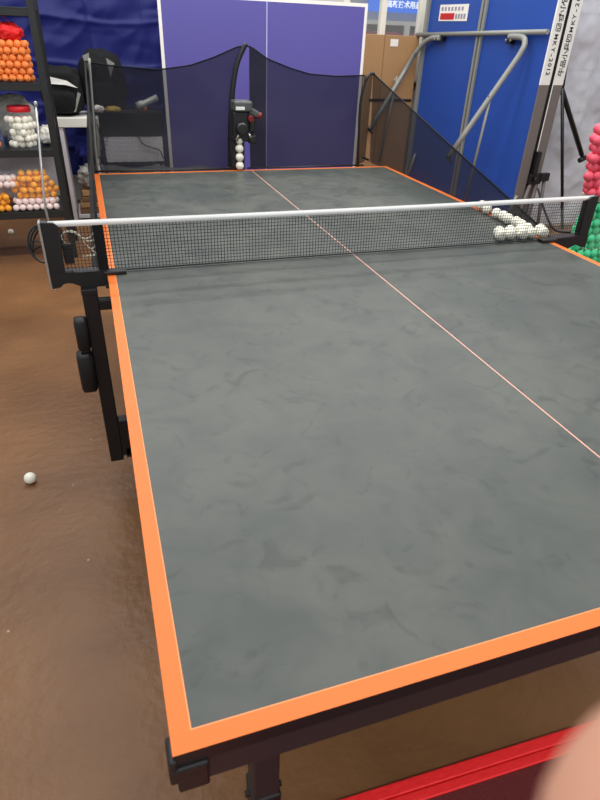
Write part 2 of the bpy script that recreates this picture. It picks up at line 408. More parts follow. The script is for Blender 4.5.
# ------------------------------------------------------------------ balls
BR = .02
t = bmesh.new(); bmesh.ops.create_uvsphere(t, u_segments=20, v_segments=12, radius=BR)
for f in t.faces: f.smooth = True
BALLME = {}
for k in ('white_ball', 'orange_ball', 'yellow_ball', 'pale_ball', 'pink_ball', 'green_ball'):
    me = bpy.data.meshes.new('ping_pong_ball'); t.to_mesh(me); me.materials.append(M[k]); BALLME[k] = me
t.free()
def ball(p, k, label, group=None):
    o = bpy.data.objects.new('ping_pong_ball', BALLME[k]); C.objects.link(o); o.location = p
    o['label'] = label; o['category'] = 'ball'
    if group: o['group'] = group
    return o
ball((-.355, 1.448, BR), 'white_ball', 'lone white ping-pong ball on the brown floor left of the table')
ball((-.66, 4.50, BR), 'white_ball', 'small white ping-pong ball on the floor beneath the lowest rack shelf')
cl = [(1.512, 1.795), (1.503, 1.742), (1.500, 1.672), (1.503, 1.630), (1.496, 1.588), (1.502, 1.547), (1.495, 1.506),
      (1.335, 1.404), (1.380, 1.410), (1.425, 1.402), (1.468, 1.408), (1.513, 1.402), (1.355, 1.443), (1.447, 1.446), (1.489, 1.4635), (1.530, 1.440), (1.404, 1.447)]
for x, y in cl: ball((x, y, T + BR + .0005), 'white_ball', 'white ping-pong ball in the cluster gathered behind the right end of the net', 'balls gathered behind the net')

def pack(x0, x1, y0, y1, z0, z1, inside=None, jit=.0015, layers=99, n_max=999, step=.0405):
    out = []; r_ = 0; z = z0 + BR
    while z <= z1 - BR + .002:
        yy = y0 + BR + (r_ % 2) * .012; c = 0
        while yy <= y1 - BR + .002 and c < layers:
            xx = x0 + BR + ((r_ + c) % 2) * step / 2
            while xx <= x1 - BR + .002:
                p = V((xx + random.uniform(-jit, jit), yy + random.uniform(-jit, jit), z))
                if inside is None or inside(p): out.append(p)
                xx += step
            yy += .0355; c += 1
        z += .0345; r_ += 1
    return out[:n_max]

# ------------------------------------------------------------------ shelf rack at the left
SX0, SX1, SY0, SY1 = -1.25, -.188, 3.85, 4.28
sh = thing('storage_rack', 'black metal storage rack holding bags and jars of ping-pong balls at the left', 'rack', (-.73, 4.06, 0))
for x in (SX0, SX1 - .042):
    for y in (SY0, SY1 - .04):
        bm = NB()
        box(bm, (x, y, 0), (x + .042, y + .004, 1.72), .0015); xa = x if x < -1 else x + .038
        box(bm, (xa, y, 0), (xa + .004, y + .04, 1.72), .001)
        for k in range(16): box(bm, (x + .017, y - .0008, .1 + k * .1), (x + .025, y + .001, .12 + k * .1))
        obj('upright', bm, 'shelf_metal', sh)
SH = [.318, .69, 1.055, 1.425]
for z in SH:
    bm = NB(); box(bm, (SX0 + .01, SY0 + .005, z - .008), (SX1 - .01, SY1 - .005, z), .001)
    box(bm, (SX0 + .02, SY0 + .006, z - .042), (SX1 - .02, SY0 + .012, z - .006), .002)
    box(bm, (SX0 + .02, SY1 - .02, z - .042), (SX1 - .02, SY1 - .014, z - .006), .002)
    obj('shelf_board', bm, 'shelf_metal', sh)
bm = NB(); box(bm, (SX0 + .06, SY1 - .03, .33), (SX1 - .06, SY1 - .022, .63), .002); obj('back_panel', bm, 'pale_carton', sh)

def bag_balls(pts, k, label, group):
    for p in pts:
        d = V(p) - CAM
        if not -3 < 300 + 579.15 * d.dot(R_) / d.dot(F_) < 603: continue
        ball(p, k, label, group)
# orange cube bag on the third shelf with a red knotted top
bx0, bx1, z0 = -.438, -.250, SH[2]
pts = pack(bx0 - .04, bx1, 3.87, 3.99, z0 + .002, z0 + .218, layers=2)
bag_balls(pts, 'orange_ball', 'orange ping-pong ball in the red-topped net bag on the upper shelf', 'orange balls in the red-topped bag')
bg_ = thing('ball_bag', 'net bag of orange balls tied with a red knotted top on the upper shelf', 'bag', (-.36, 3.94, z0))
bm = NB()
for k in range(9):
    a = k / 8; x = bx0 - .045 + (bx1 - bx0 + .032) * a
    tube(bm, [(x, 3.866, z0 + .003), (x, 3.866, z0 + .205)], .0009, n=4)
for k in range(6): tube(bm, [(bx0 - .045, 3.866, z0 + .02 + .035 * k), (bx1 - .012, 3.866, z0 + .02 + .033 * k), (bx1 - .012, 3.99, z0 + .02 + .035 * k)], .0009, n=4)
obj('netting', bm, 'orange_ball', bg_)
bm = NB(); blob(bm, (-.355, 3.93, z0 + .252), (.078, .05, .045), .25, 3, 4, 3)
obj('knotted_top', bm, 'red_cloth', bg_)
bm = NB(); tube(bm, smoothpath([(-.39, 3.91, z0 + .28), (-.38, 3.9, z0 + .33), (-.34, 3.9, z0 + .30), (-.31, 3.9, z0 + .25)]), .002, n=6)
tube(bm, smoothpath([(-.36, 3.9, z0 + .26), (-.385, 3.89, z0 + .30), (-.365, 3.88, z0 + .22)]), .002, n=6)
obj('drawstring', bm, 'red', bg_)

# jars on the second shelf
def jar(cx, cy, r_, h, z, k, lab, blab, grp, lid='red_lid'):
    j = thing('ball_jar', lab, 'jar', (cx, cy, z))
    bm = NB(); lathe(bm, [(r_, .001), (r_ + .003, .01), (r_ + .003, h - .025), (r_ - .025, h)], (cx, cy, z), 28); obj('jar_body', bm, 'clear_plastic', j)
    bm = NB(); lathe(bm, [(r_ - .030, h - .002), (r_ - .028, h + .002), (r_ - .028, h + .026), (r_ - .032, h + .030)], (cx, cy, z), 28); obj('lid', bm, lid, j)
    ins = lambda p: (p.x - cx) ** 2 + (p.y - cy) ** 2 < (r_ - .0195) ** 2 and (p.y < cy + .02)
    bag_balls(pack(cx - r_, cx + r_, cy - r_, cy + r_, z + .004, z + h - .01, ins), k, blab, grp)
jar(-.385, 3.965, .095, .205, SH[1], 'white_ball', 'clear jar with a red lid full of white balls on the middle shelf',
    'white ping-pong ball inside the red-lidded jar on the middle shelf', 'white balls in the red-lidded jar')
jar(-.585, 3.965, .078, .17, SH[1], 'orange_ball', 'clear jar of orange balls left of the white-ball jar',
    'orange ping-pong ball inside the jar at the left end of the middle shelf', 'orange balls in the left jar')
bm = NB(); blob(bm, (-.43, 4.15, SH[1] + .145), (.13, .06, .135), .2, 3, 4, 5); tag(obj('plastic_bag', bm, 'crinkled_plastic'), 'crumpled pale plastic bag behind the red-lidded jar on the middle shelf', 'bag')
bm = NB(); blob(bm, (-.262, 4.06, SH[1] + .06), (.036, .11, .052), .2, 3, 4, 8, .7); tag(obj('plastic_bag', bm, 'white_paint'), 'small white plastic bag beside the rack upright on the middle shelf', 'bag')

# bags on the lowest shelf
z0 = SH[0]
def bag(cx, cy, cz, r3, mt, lab, seed):
    bm = NB(); blob(bm, (cx, cy, cz), r3, .05, 4, 4, seed, .8)
    return tag(obj('ball_bag', bm, mt), lab, 'bag')
sup = lambda p, c, r3: abs((p.x - c[0]) / r3[0]) ** 2.5 + abs((p.y - c[1]) / r3[1]) ** 2.5 + abs((p.z - c[2]) / r3[2]) ** 2.5 < 1
c = (-.385, 3.985, z0 + .135); r3 = (.145, .095, .125)
pts = [p for p in pack(-.56, -.22, 3.87, 4.06, z0 + .07, z0 + .28, lambda p: sup(p, c, r3), layers=2, jit=.005)]
bag_balls(pts, 'yellow_ball', 'yellow-orange ping-pong ball in the big heaped bag on the lowest shelf', 'yellow-orange balls in the big bag')
pts = pack(-.53, -.235, 3.87, 4.02, z0 + .002, z0 + .08, layers=2)
bag_balls(pts, 'pale_ball', 'pale white ping-pong ball at the bottom of the big bag on the lowest shelf', 'pale balls under the yellow-orange heap')
bag(-.385, 3.965, z0 + .148, (.150, .104, .138), 'clear_film', 'big clear bag of yellow-orange and pale balls on the lowest shelf', 1)
c2 = (-.60, 3.96, z0 + .07); r2 = (.11, .09, .09)
pts = pack(-.74, -.53, 3.87, 4.02, z0 + .002, z0 + .135, layers=2, jit=.005)
bag_balls(pts, 'yellow_ball', 'yellow-orange ping-pong ball in the low bag at the left end of the lowest shelf', 'yellow-orange balls in the left bag')
bag(-.63, 3.945, z0 + .078, (.11, .085, .072), 'orange_film', 'low bag of yellow-orange balls at the left end of the lowest shelf', 2)
pts = pack(-.68, -.48, 3.87, 3.98, z0 + .147, z0 + .235, layers=2, jit=.004)
bag_balls(pts, 'pale_ball', 'pale white ping-pong ball in the small bag lying on top of the left orange bag', 'pale balls in the small bag')
bag(-.58, 3.925, z0 + .19, (.115, .07, .055), 'clear_film', 'small clear bag of pale balls lying on top of the left orange bag', 3)

# ------------------------------------------------------------------ desk, bags and tarpaulin behind the table
dk = thing('side_desk', 'white-topped side desk with pale legs behind the rack', 'desk', (.1, 5.0, 0))
bm = NB(); box(bm, (-.26, 4.75, .70), (.55, 5.2, .765), .004); obj('desktop', bm, 'white_paint', dk)
for x, y in ((-.235, 4.76), (.49, 4.76), (-.235, 5.14), (.49, 5.14)): obj('leg', box(NB(), (x, y, 0), (x + .055, y + .05, .70), .003), 'pale_carton', dk)
obj('foot_board', box(NB(), (-.17, 4.78, .02), (.49, 5.16, .05), .003), 'pale_carton', dk)
bm = NB(); blob(bm, (.10, 5.0, .54), (.20, .15, .125), .35, 3, 4, 11, .7); tag(obj('cloth_bundle', bm, 'blue_cloth'), 'dark blue cloth bundle stuffed under the white-topped desk', 'cloth')
bm = NB(); blob(bm, (.03, 4.90, .325), (.15, .10, .085), .3, 4, 4, 12, .75); tag(obj('plastic_bag', bm, 'crinkled_plastic'), 'crumpled pale plastic bag under the desk on the stacked boards', 'bag')
for k in range(4):
    bm = NB(); box(bm, (-.15 + .01 * k, 4.79 + .01 * k, .052 + .045 * k), (.42 - .01 * k, 5.12, .090 + .045 * k), .003, rot=Matrix.Rotation(.015 * (k - 1.5), 3, 'Z'))
    tag(obj('cardboard_box', bm, 'cardboard' if k % 2 else 'cardboard_dark'), ['lowest flat brown box in the stack under the desk', 'second flat brown box from the floor under the desk', 'third flat brown box from the floor under the desk', 'topmost flat brown box in the stack under the desk'][k], 'box')

def backpack(cx, cy, z0, wx, dy, h, label, flash, seed):
    t = thing('backpack', label, 'bag', (cx, cy, z0))
    bm = NB(); blob(bm, (cx, cy, z0 + h / 2), (wx / 2, dy / 2, h / 2), .10, 2.5, 4, seed, .62); obj('bag_body', bm, 'black_cloth', t)
    bm = NB(); blob(bm, (cx - .01, cy - dy * .42, z0 + h * .3), (wx * .34, dy * .2, h * .24), .1, 3, 3, seed + 1, .6); obj('front_pocket', bm, 'black_cloth', t)
    for k, pts in enumerate(flash):
        bm = NB(); y = cy - dy * .60
        P = [V((cx + a * wx / 2, y + .03 * abs(a), z0 + b2 * h)) for a, b2 in pts]
        vs = [bm.verts.new(p) for p in P] + [bm.verts.new(p + V((0, .006, 0))) for p in P]; n = len(P)
        bm.faces.new(vs[:n]); bm.faces.new(vs[n:][::-1])
        for i in range(n): bm.faces.new((vs[i], vs[(i + 1) % n], vs[n + (i + 1) % n], vs[n + i]))
        o = obj('trim_patch', bm, 'white_board' if seed == 20 and k == 0 else 'grey_steel', t)
    return t
backpack(-.145, 4.93, .767, .30, .24, .33, 'black backpack with a long white stripe lying on the left end of the desk', [[(-.75, .82), (-.75, .66), (.2, .64), (.75, .58), (.3, .72)], [(.72, .5), (.85, .46), (.5, .1), (.4, .1)]], 20)
backpack(.155, 5.0, .767, .33, .24, .43, 'taller black backpack with pale grey side flashes standing on the desk', [[(-.75, .92), (-.45, .97), (-.5, .6)], [(.25, .90), (.6, .82), (.35, .6)]], 30)

bm = NB()
def tarp_f(u, v):
    x = -1.9 + 3.0 * u; z = .25 + 2.15 * v
    d = .02 * math.sin(x * 6 + 2.5 * z + 1.2 * math.sin(z * 3)) + .035 * noise.noise(V((x * 1.8, z * 1.5, 1))) + .035 * abs(noise.noise(V((x * 5 - z * 4, z * 3, 5)))) - .02 * abs(noise.noise(V((x * 2, z * 9, 9)))) - .012 * math.exp(-(((z + .02 * math.sin(x * 5)) % .31 - .15) / .016) ** 2) - .010 * math.exp(-(((x + .06 * z) % .42 - .2) / .016) ** 2)
    return V((x, 5.33 + d, z))
sheet(bm, tarp_f, 240, 170)
t = obj('tarpaulin', bm, 'tarp', None, True)
sm = t.modifiers.new('s', 'SOLIDIFY'); sm.thickness = .003
tag(t, 'dark blue wrinkled tarpaulin hanging on the wall behind the backpacks', 'tarpaulin')

# purple half table standing upright
pp = thing('folded_purple_table', 'purple table tennis table half standing upright with white border lines', 'table', (1.32, 4.45, 0))
px0, px1, pz0, pz1 = .552, 2.077, .19, 1.56
bm = NB(); box(bm, (px0, 4.431, pz0), (px1, 4.456, pz1))
xs = [px0, px0 + .022, 1.3085, 1.3205, px1 - .022, px1]; zs = [pz0, pz0 + .022, pz1 - .022, pz1]
xs[2:4] = [1.305, 1.3115]
for i in range(5):
    for j in range(3):
        k = 1 if i in (0, 4) or j in (0, 2) else (2 if i == 2 else 3)
        q = bm.faces.new([bm.verts.new((x, 4.43, z)) for x, z in ((xs[i], zs[j]), (xs[i + 1], zs[j]), (xs[i + 1], zs[j + 1]), (xs[i], zs[j + 1]))]); q.material_index = k
obj('tabletop', bm, ['black_metal', 'white_board', 'violet_line', 'purple_panel'], pp)
bm = NB()
for x in (px0 + .15, px1 - .15): box(bm, (x - .02, 4.457, .05), (x + .02, 4.50, 1.35), .003); box(bm, (x - .02, 4.25, .05), (x + .02, 4.75, .09), .003)
box(bm, (px0 + .15, 4.457, .5), (px1 - .15, 4.49, .54), .003); obj('frame', bm, 'black_metal', pp)
for x in (px0 + .15, px1 - .15):
    for y in (4.28, 4.72): obj('wheel', lathe(NB(), [(.01, -.012), (.03, -.012), (.03, .012), (.01, .012)], (x, y, .03), axis=(1, 0, 0)), 'black_plastic', pp)

# ball-collecting bin behind the far end of the table
bn = thing('ball_bin', 'black fabric bin with grey wire mesh below it behind the far table end', 'bin', (.27, 4.05, 0))
bm = NB(); box(bm, (.075, 3.9, .755), (.47, 3.912, .893), .002); box(bm, (.075, 4.2, .755), (.47, 4.212, .893), .002)
box(bm, (.075, 3.912, .755), (.085, 4.2, .893)); box(bm, (.46, 3.912, .755), (.47, 4.2, .893)); box(bm, (.085, 3.912, .87), (.46, 4.2, .884)); obj('fabric_panel', bm, 'black_cloth', bn)
bm = NB()
for i in range(46):
    x = .075 + i * .0086
    tube(bm, [(x + .05 * 0, 3.905 + .004 * math.sin(i), .60), (min(x + .05, .465), 3.905, .755)] if x < .42 else [(x, 3.905, .60), (x, 3.905, .755)], .0024, n=4, caps=False)
for j in range(20):
    z = .605 + j * .0078; tube(bm, [(.075, 3.905, z), (.2, 3.903, z + .002), (.33, 3.907, z - .002), (.465, 3.905, z)], .0022, n=4, caps=False)
obj('wire_mesh', bm, 'grey_net', bn)
bm = NB()
for x in (.07, .455):
    for y in (3.9, 4.195): box(bm, (x, y, 0), (x + .018, y + .018, .756), .002)
box(bm, (.07, 3.9, .585), (.473, 4.21, .602), .002); obj('frame', bm, 'black_metal', bn)
bm = NB(); tube(bm, smoothpath([(.30, 3.89, .755), (.33, 3.885, .71), (.38, 3.885, .69), (.43, 3.885, .67), (.45, 3.885, .62)]), .0035, n=6); obj('strap', bm, 'black_cloth', bn)
bm = NB(); d = V((.135, .02, .055)); a = V((.315, 3.94, .922))
tube(bm, [a, a + d * .3, a + d * .36, a + d], [.026, .026, .019, .019], n=18); tag(obj('torch', bm, 'torch_grey'), 'grey cylindrical torch lying on the black bin', 'torch')
bm = NB(); blob(bm, (.168, 3.96, .905), (.05, .04, .020), .2, 3, 3, 41); tag(obj('pouch', bm, 'yellow_cloth'), 'small mustard yellow pouch lying on the black bin', 'pouch')
bm = NB(); blob(bm, (.08, 3.96, .908), (.033, .035, .022), .5, 3, 3, 42); tag(obj('crumpled_tissue', bm, 'paper'), 'white crumpled tissue on the left end of the black bin', 'tissue')
ball((.365, 4.03, .904), 'orange_ball', 'single orange ping-pong ball behind the torch on the black bin')
bm = NB(); blob(bm, (.035, 3.93, .74), (.028, .03, .14), .3, 3, 4, 43, .8); tag(obj('plastic_bag', bm, 'crinkled_plastic'), 'narrow crinkled grey plastic bag hanging at the left side of the mesh bin', 'bag')

# ------------------------------------------------------------------ robot and its catch net
rb = thing('ball_robot', 'black ball robot with grey top and red knob at the far table end', 'robot', (.70, 2.76, .76))
bm = NB(); box(bm, (.672, 2.755, .70), (.735, 2.80, .895), .004); box(bm, (.69, 2.735, .70), (.72, 2.757, .735), .003); obj('feed_column', bm, 'robot_black', rb)
bm = NB(); box(bm, (.672, 2.715, .895), (.752, 2.81, 1.03), .010); box(bm, (.752, 2.72, .935), (.786, 2.79, 1.0), .01); box(bm, (.75, 2.72, .885), (.79, 2.79, .925), .008)
lathe(bm, [(.026, 0), (.03, .01), (.03, .025), (.02, .03)], (.712, 2.717, .955), axis=(0, -1, 0)); obj('head', bm, 'robot_black', rb)
bm = NB(); box(bm, (.676, 2.70, 1.03), (.765, 2.80, 1.075), .008); box(bm, (.75, 2.71, 1.01), (.80, 2.79, 1.04), .008, rot=Matrix.Rotation(.5, 3, 'Y')); obj('top_cover', bm, 'robot_grey', rb)
bm = NB(); box(bm, (.682, 2.696, 1.038), (.725, 2.70, 1.052), .001); obj('label_plate', bm, 'white_board', rb)
bm = NB(); tube(bm, [(.755, 2.725, 1.003), (.755, 2.69, 1.000)], .013, n=16); tube(bm, [(.78, 2.73, 1.012), (.815, 2.72, 1.012)], .014, n=14); obj('knob', bm, 'dark_red', rb)
for z, y in ((.925, 2.70), (.918, 2.712)):
    pass
bm = NB(); tube(bm, [(.682, 2.71, .905), (.70, 2.705, .935)], .005); tube(bm, [(.745, 2.71, .935), (.757, 2.705, .915)], .005); obj('guide_wheel', bm, 'silver', rb)
for i in range(4): ball((.704, 2.733, .782 + .0402 * i), 'white_ball', 'white ping-pong ball stacked in the feed column of the robot', 'balls in the robot column')

cn = thing('ball_catch_net', 'dark catch net on thin poles spread around the far end of the table', 'net', (.7, 2.86, .74))
YN = 2.86
def top_z(x):
    P = [(.02, 1.215), (.12, 1.20), (.35, 1.186), (.50, 1.206), (.62, 1.244), (.735, 1.29), (.79, 1.296), (.88, 1.243), (1.0, 1.205), (1.1, 1.182), (1.25, 1.174), (1.41, 1.182)]
    for (x0, z0_), (x1, z1_) in zip(P, P[1:]):
        if x <= x1: a = max(0, (x - x0) / (x1 - x0)); return z0_ + (z1_ - z0_) * a
    return P[-1][1]
def polex(z):
    P = [(.70, .675), (.90, .676), (1.02, .684), (1.13, .696), (1.23, .72), (1.31, .768)]
    for (z0_, x0_), (z1_, x1_) in zip(P, P[1:]):
        if z <= z1_: return x0_ + (x1_ - x0_) * max(0, (z - z0_) / (z1_ - z0_))
    return .768
def back(x0, x1, zb=.745, dy=0, pole=False):
    def f(u, v):
        if pole: x1_ = polex(zb + (1.305 - zb) * v)
        else: x1_ = x1
        x = x0 + (x1_ - x0) * u; zt = top_z(x) + .004
        z = zb + (zt - zb) * v
        return V((x, YN + dy + .03 * math.sin(math.pi * v) * (.6 + .4 * math.sin(5 * x)) + .008 * noise.noise(V((x * 8, z * 8, 0))), z))
    return f
obj('net_panel', sheet(NB(), back(.03, .69, pole=True), 30, 20), 'netting', cn)
obj('net_panel', sheet(NB(), back(.79, 1.40), 30, 14), 'netting', cn)
obj('net_overlap', sheet(NB(), back(.79, .875, dy=-.006), 6, 14), 'netting', cn)
def side(xa, xb, n=20):
    def f(u, v):
        y = 1.45 + (2.9 - 1.45) * u; a = u
        zt = .79 + (1.19 - .79) * a; x = xa + (xb - xa) * v + .0 * a
        return V((x, y, .745 + (zt - .745) * v))
    return f
def side_left(u, v):
    y = 1.42 + (2.86 - 1.42) * u; zt = .77 + (1.215 - .77) * u
    xt = -.018 + .048 * u; xb_ = -.045 + .02 * u
    return V((xb_ + (xt - xb_) * v ** .7, y, .735 + (zt - .735) * v))
obj('side_net', sheet(NB(), side_left, 20, 10), 'netting_bunched', cn)
def corner_left(u, v):
    z = .735 + .475 * v
    xl = -.027 + .075 * max(0, v) ** 1.4; xr = .022 + .035 * v
    return V((xl + (xr - xl) * u, 2.90 - .06 * u + .006 * math.sin(9 * v), z))
obj('corner_net', sheet(NB(), corner_left, 4, 16), 'netting_bunched', cn)
def side_right(u, v):
    y = 1.40 + (2.97 - 1.40) * u; zt = .777 + (1.19 - .777) * u
    return V((1.53 - .03 * u * v, y, .74 + (zt - .74) * v))
obj('side_net', sheet(NB(), side_right, 20, 10), 'netting', cn)
obj('corner_net', sheet(NB(), lambda u, v: V((1.40 + .10 * u, YN + .11 * u, .745 + (1.182 + .01 * u - .745) * v)), 5, 10), 'netting', cn)
bm = NB(); tube(bm, smoothpath([(.683, 2.845, .70), (.686, 2.85, .90), (.693, 2.85, 1.02), (.705, 2.85, 1.13), (.73, 2.85, 1.23), (.775, 2.85, 1.312)]), [.017] * 10 + [.0165] * 16 + [.0155] * 0, n=12) if False else None
pth = smoothpath([(.683, 2.845, .70), (.686, 2.85, .90), (.693, 2.85, 1.02), (.705, 2.85, 1.13), (.73, 2.85, 1.23), (.772, 2.85, 1.308)])
tube(bm, pth, [.016 - .005 * (i / (len(pth) - 1)) for i in range(len(pth))], n=12); obj('centre_pole', bm, 'black_plastic', cn)
bm = NB(); tube(bm, smoothpath([(.019, 2.83, .72), (.022, 2.83, .85), (.035, 2.83, 1.02), (.05, 2.83, 1.23)]), .0055, n=8); obj('corner_pole', bm, 'grey_steel', cn)
bm = NB(); tube(bm, smoothpath([(1.395, 2.83, .73), (1.385, 2.83, .9), (1.38, 2.83, 1.06), (1.395, 2.83, 1.15), (1.42, 2.84, 1.19), (1.50, 2.96, 1.19)]), .007, n=8); obj('corner_pole', bm, 'black_plastic', cn)
bm = NB(); tube(bm, [(x, YN - .002, top_z(x) + .004) for x in [.03 + .0368 * i for i in range(21)]], .0035, n=6)
tube(bm, [(x, YN - .002, top_z(x) + .004) for x in [.775 + .033 * i for i in range(20)]], .0035, n=6); obj('hem_cord', bm, 'black_cloth', cn)
bm = NB(); tube(bm, [V((1.5, 2.97, 1.19)), V((1.514, 2.2, .985)), V((1.53, 1.40, .777))], .0038, n=6); obj('hem_cord', bm, 'black_cloth', cn); bm = NB()
tube(bm, [(.03, 2.86, 1.215), (.005, 2.1, .98), (-.018, 1.42, .775)], .004, n=6); obj('hem_cord', bm, 'black_cloth', cn)
bm = NB(); tube(bm, [(.005, 2.742, .770), (.2, 2.744, .770), (.45, 2.744, .768), (.665, 2.744, .767)], .0045, n=6); tube(bm, [(1.40, 2.80, .80), (1.46, 2.84, .775)], .006, n=6)
tube(bm, [(.745, 2.744, .767), (1.39, 2.744, .767)], .0045, n=6); obj('bottom_rod', bm, 'black_plastic', cn)
bm = NB(); sheet(bm, lambda u, v: V((.03 + .64 * u, 2.745 + .055 * v, .742 + .04 * v * (1 - .4 * u) + .006 * math.sin(u * 19))), 40, 4); obj('bottom_flap', bm, 'netting_dense', cn)
bm = NB(); tube(bm, smoothpath([(1.53, 1.60, .80), (1.56, 1.56, .77), (1.60, 1.48, .745), (1.63, 1.42, .74)]), .004, n=8)
tube(bm, smoothpath([(1.575, 1.56, .90), (1.58, 1.51, .84), (1.60, 1.45, .775), (1.655, 1.42, .768)]), .004, n=8); obj('net_anchor', bm, 'black_plastic', cn)

# ------------------------------------------------------------------ cardboard, blue folded table, wrapped stack
cb = thing('cardboard_box', 'tall flat brown cardboard carton with a white label standing under the window', 'box', (2.6, 5.3, 0))
bm = NB(); box(bm, (2.15, 5.2, 0), (2.945, 5.40, 1.375), .004); obj('carton', bm, 'cardboard', cb)
bm = NB(); box(bm, (2.66, 5.1975, 1.29), (2.735, 5.2005, 1.345)); obj('label_sheet', bm, 'paper', cb)
bm = NB(); box(bm, (2.60, 5.198, 0), (2.604, 5.2005, 1.375)); obj('tape_seam', bm, 'cardboard_dark', cb)
bm = NB(); box(bm, (2.50, 5.19, .852), (2.93, 5.1995, .872), .002); obj('strap', bm, 'black_plastic', cb)

ft = thing('folded_blue_table', 'blue-backed table tennis table folded upright with grey tube legs and white lettered edges', 'table', (3.13, 3.65, 0), local=True, rotz=math.radians(96.423))
ZT, ZB = 1.66, .16
obj('tabletop_half', box(NB(), (.0, -.026, ZB), (1.50, 0, ZT), .002), 'blue_panel', ft)
obj('tabletop_half', box(NB(), (.0, -.205, ZB), (1.50, -.179, ZT), .002), 'blue_panel', ft)
bm = NB()
for s in (.71, .75): box(bm, (s, .0, ZB), (s + .023, .022, ZT), .003)
box(bm, (1.468, -.03, ZB), (1.50, .03, ZT), .003)
obj('support_rail', bm, 'grey_steel', ft)
for (t0, t1) in ((-.078, .012), (-.206, -.115)):
    o = obj('edge_strip', box(NB(), (-.012, t0, .04), (.0, t1, 1.106), .002), 'grey_edge', ft)
    o = obj('lettered_strip', box(NB(), (-.013, t0, 1.106), (.0, t1, ZT), .001), 'white_board', ft); o['label'] = 'white upper strip with dark characters'
    side_ = box(NB(), (-.014, t1 - .006 if t0 > -.1 else t0 - .002, .04), (.0, t1 if t0 > -.1 else t0 + .004, 1.106))
    side_.free()
    tc_ = (t0 + t1) / 2
    if t0 > -.1:
        for s_, zz, sz in (('牛', 1.668, .052), ('品', 1.618, .052), ('小', 1.568, .052), ('乒', 1.512, .052), ('四', 1.456, .052), ('M', 1.401, .043), ('K', 1.363, .043), ('Y', 1.325, .043), ('-', 1.291, .05), ('2', 1.262, .045), ('0', 1.232, .045), ('1', 1.204, .045), ('2', 1.178, .045)):
            if zz > ZT - .03: continue
            obj('character', text_bm(s_, sz * 1.05, (0, 0, -1), (0, -1, 0), (-.0138, tc_, zz), align='CENTER', bold=.0007), 'ink', o)
    else:
        for s_, zz, sz in (('牛', 1.190, .055), ('品', 1.242, .05), ('小', 1.293, .05), ('乒', 1.345, .052), ('四', 1.397, .052), ('M', 1.447, .043), ('K', 1.488, .043), ('Y', 1.522, .043), ('-', 1.558, .05), ('2', 1.59, .045), ('0', 1.622, .045)):
            obj('character', text_bm(s_, sz * 1.05, (0, 0, 1), (0, 1, 0), (-.0138, tc_, zz), align='CENTER', bold=.0007), 'ink', o)
obj('dark_gap_fill', box(NB(), (-.004, -.178, ZB), (1.49, -.027, ZT - .01)), 'black_plastic', ft)  # black block added to stand in for the shade in the open gap
bm = NB(); box(bm, (-.014, -.1145, .3), (-.0125, -.106, ZT)); obj('edge_trim', bm, 'white_board', ft)
bm = NB(); tube(bm, [(-.03 + .035, .035, 1.428), (1.58, .035, 1.385)], .0165, n=14); obj('cross_tube', bm, 'grey_steel', ft)
bm = NB(); box(bm, (.945, .001, 1.49), (1.325, .004, 1.605)); st = obj('sticker', bm, 'paper', ft)
bm = NB(); box(bm, (1.115, .004, 1.50), (1.305, .0055, 1.545)); o = obj('red_block', bm, 'red', st)
bm = NB()
for k in range(7): box(bm, (1.275 - k * .045, .004, 1.562), (1.30 - k * .045, .0052, 1.588))
obj('print_marks', bm, 'grey_ink', st); bm = NB()
for k in range(4): box(bm, (1.075 - k * .036, .004, 1.505), (1.10 - k * .036, .0052, 1.54))
obj('print_marks', bm, 'grey_ink', st)
for (a, hook, e, br) in ((.16, (.36, .05, 1.392), (.316, .45, .60), (.30, .23, .24)), (1.50, (1.20, .05, 1.378), (1.534, .45, .64), (1.53, .32, .33))):
    s_ = 1 if a < 1 else -1
    bm = NB(); P = [V(hook), V((a + .085 * s_, .05, 1.392)), V((a + .025 * s_, .06, 1.378)), V((a, .075, 1.335)), V((a + .01, .10, 1.27)), V(e)]
    if a > 1: P = [V((1.20, .05, 1.370)), V((1.30, .05, 1.366)), V((1.385, .055, 1.342)), V((1.45, .065, 1.298)), V((1.50, .085, 1.235)), V(e)]
    P = smoothpath(P[:-1], 5) + [V(P[-2]).lerp(V(e), k / 4) for k in range(1, 5)]
    tube(bm, P, .0205, n=14); lg = obj('leg', bm, 'grey_steel', ft)
    bm = NB(); dd = (V(e) - P[-3]).normalized(); tube(bm, [V(e), V(e) + dd * .03], .021, n=12); tube(bm, [V(e) + V((.03, .01, -.02)), V(e) + V((-.03, 0, -.045))], .012, n=8); obj('foot', bm, 'black_plastic', lg)
    bm = NB(); mid = V((a + .01, .10, 1.27)).lerp(V(e), .38); tube(bm, [mid + V((0, 0, .03)), V(br)], .0105, n=8); obj('brace_rod', bm, 'grey_steel', lg)
    bm = NB()
    for q_ in (0, .04): tube(bm, [V(hook) + V((-s_ * q_ * 1.2, .02, -.022)), V(hook) + V((-s_ * q_ * 1.2, .028, -.022))], .007, n=10)
    tube(bm, [mid + V((0, .018, 0)), mid + V((0, .026, 0))], .008, n=10); obj('bolt', bm, 'silver', lg)
    bm = NB(); box(bm, (hook[0] - .02, .0, 1.345), (hook[0] + .025, .05, 1.40), .004); obj('leg_bracket', bm, 'black_plastic', lg)
bm = NB(); tube(bm, [(.02, -.215, 1.25), (.02, -.24, 1.08), (.0, -.61, .615)], .0185, n=12); lg = obj('leg', bm, 'black_metal', ft); lg['label'] = 'black leg swung out to the right'
bm = NB(); tube(bm, [(.0, -.61, .615), (.0, -.625, .596)], .014); tube(bm, [(0, -.60, .572), (0, -.66, .592)], .02, n=10); obj('foot', bm, 'black_plastic', lg)
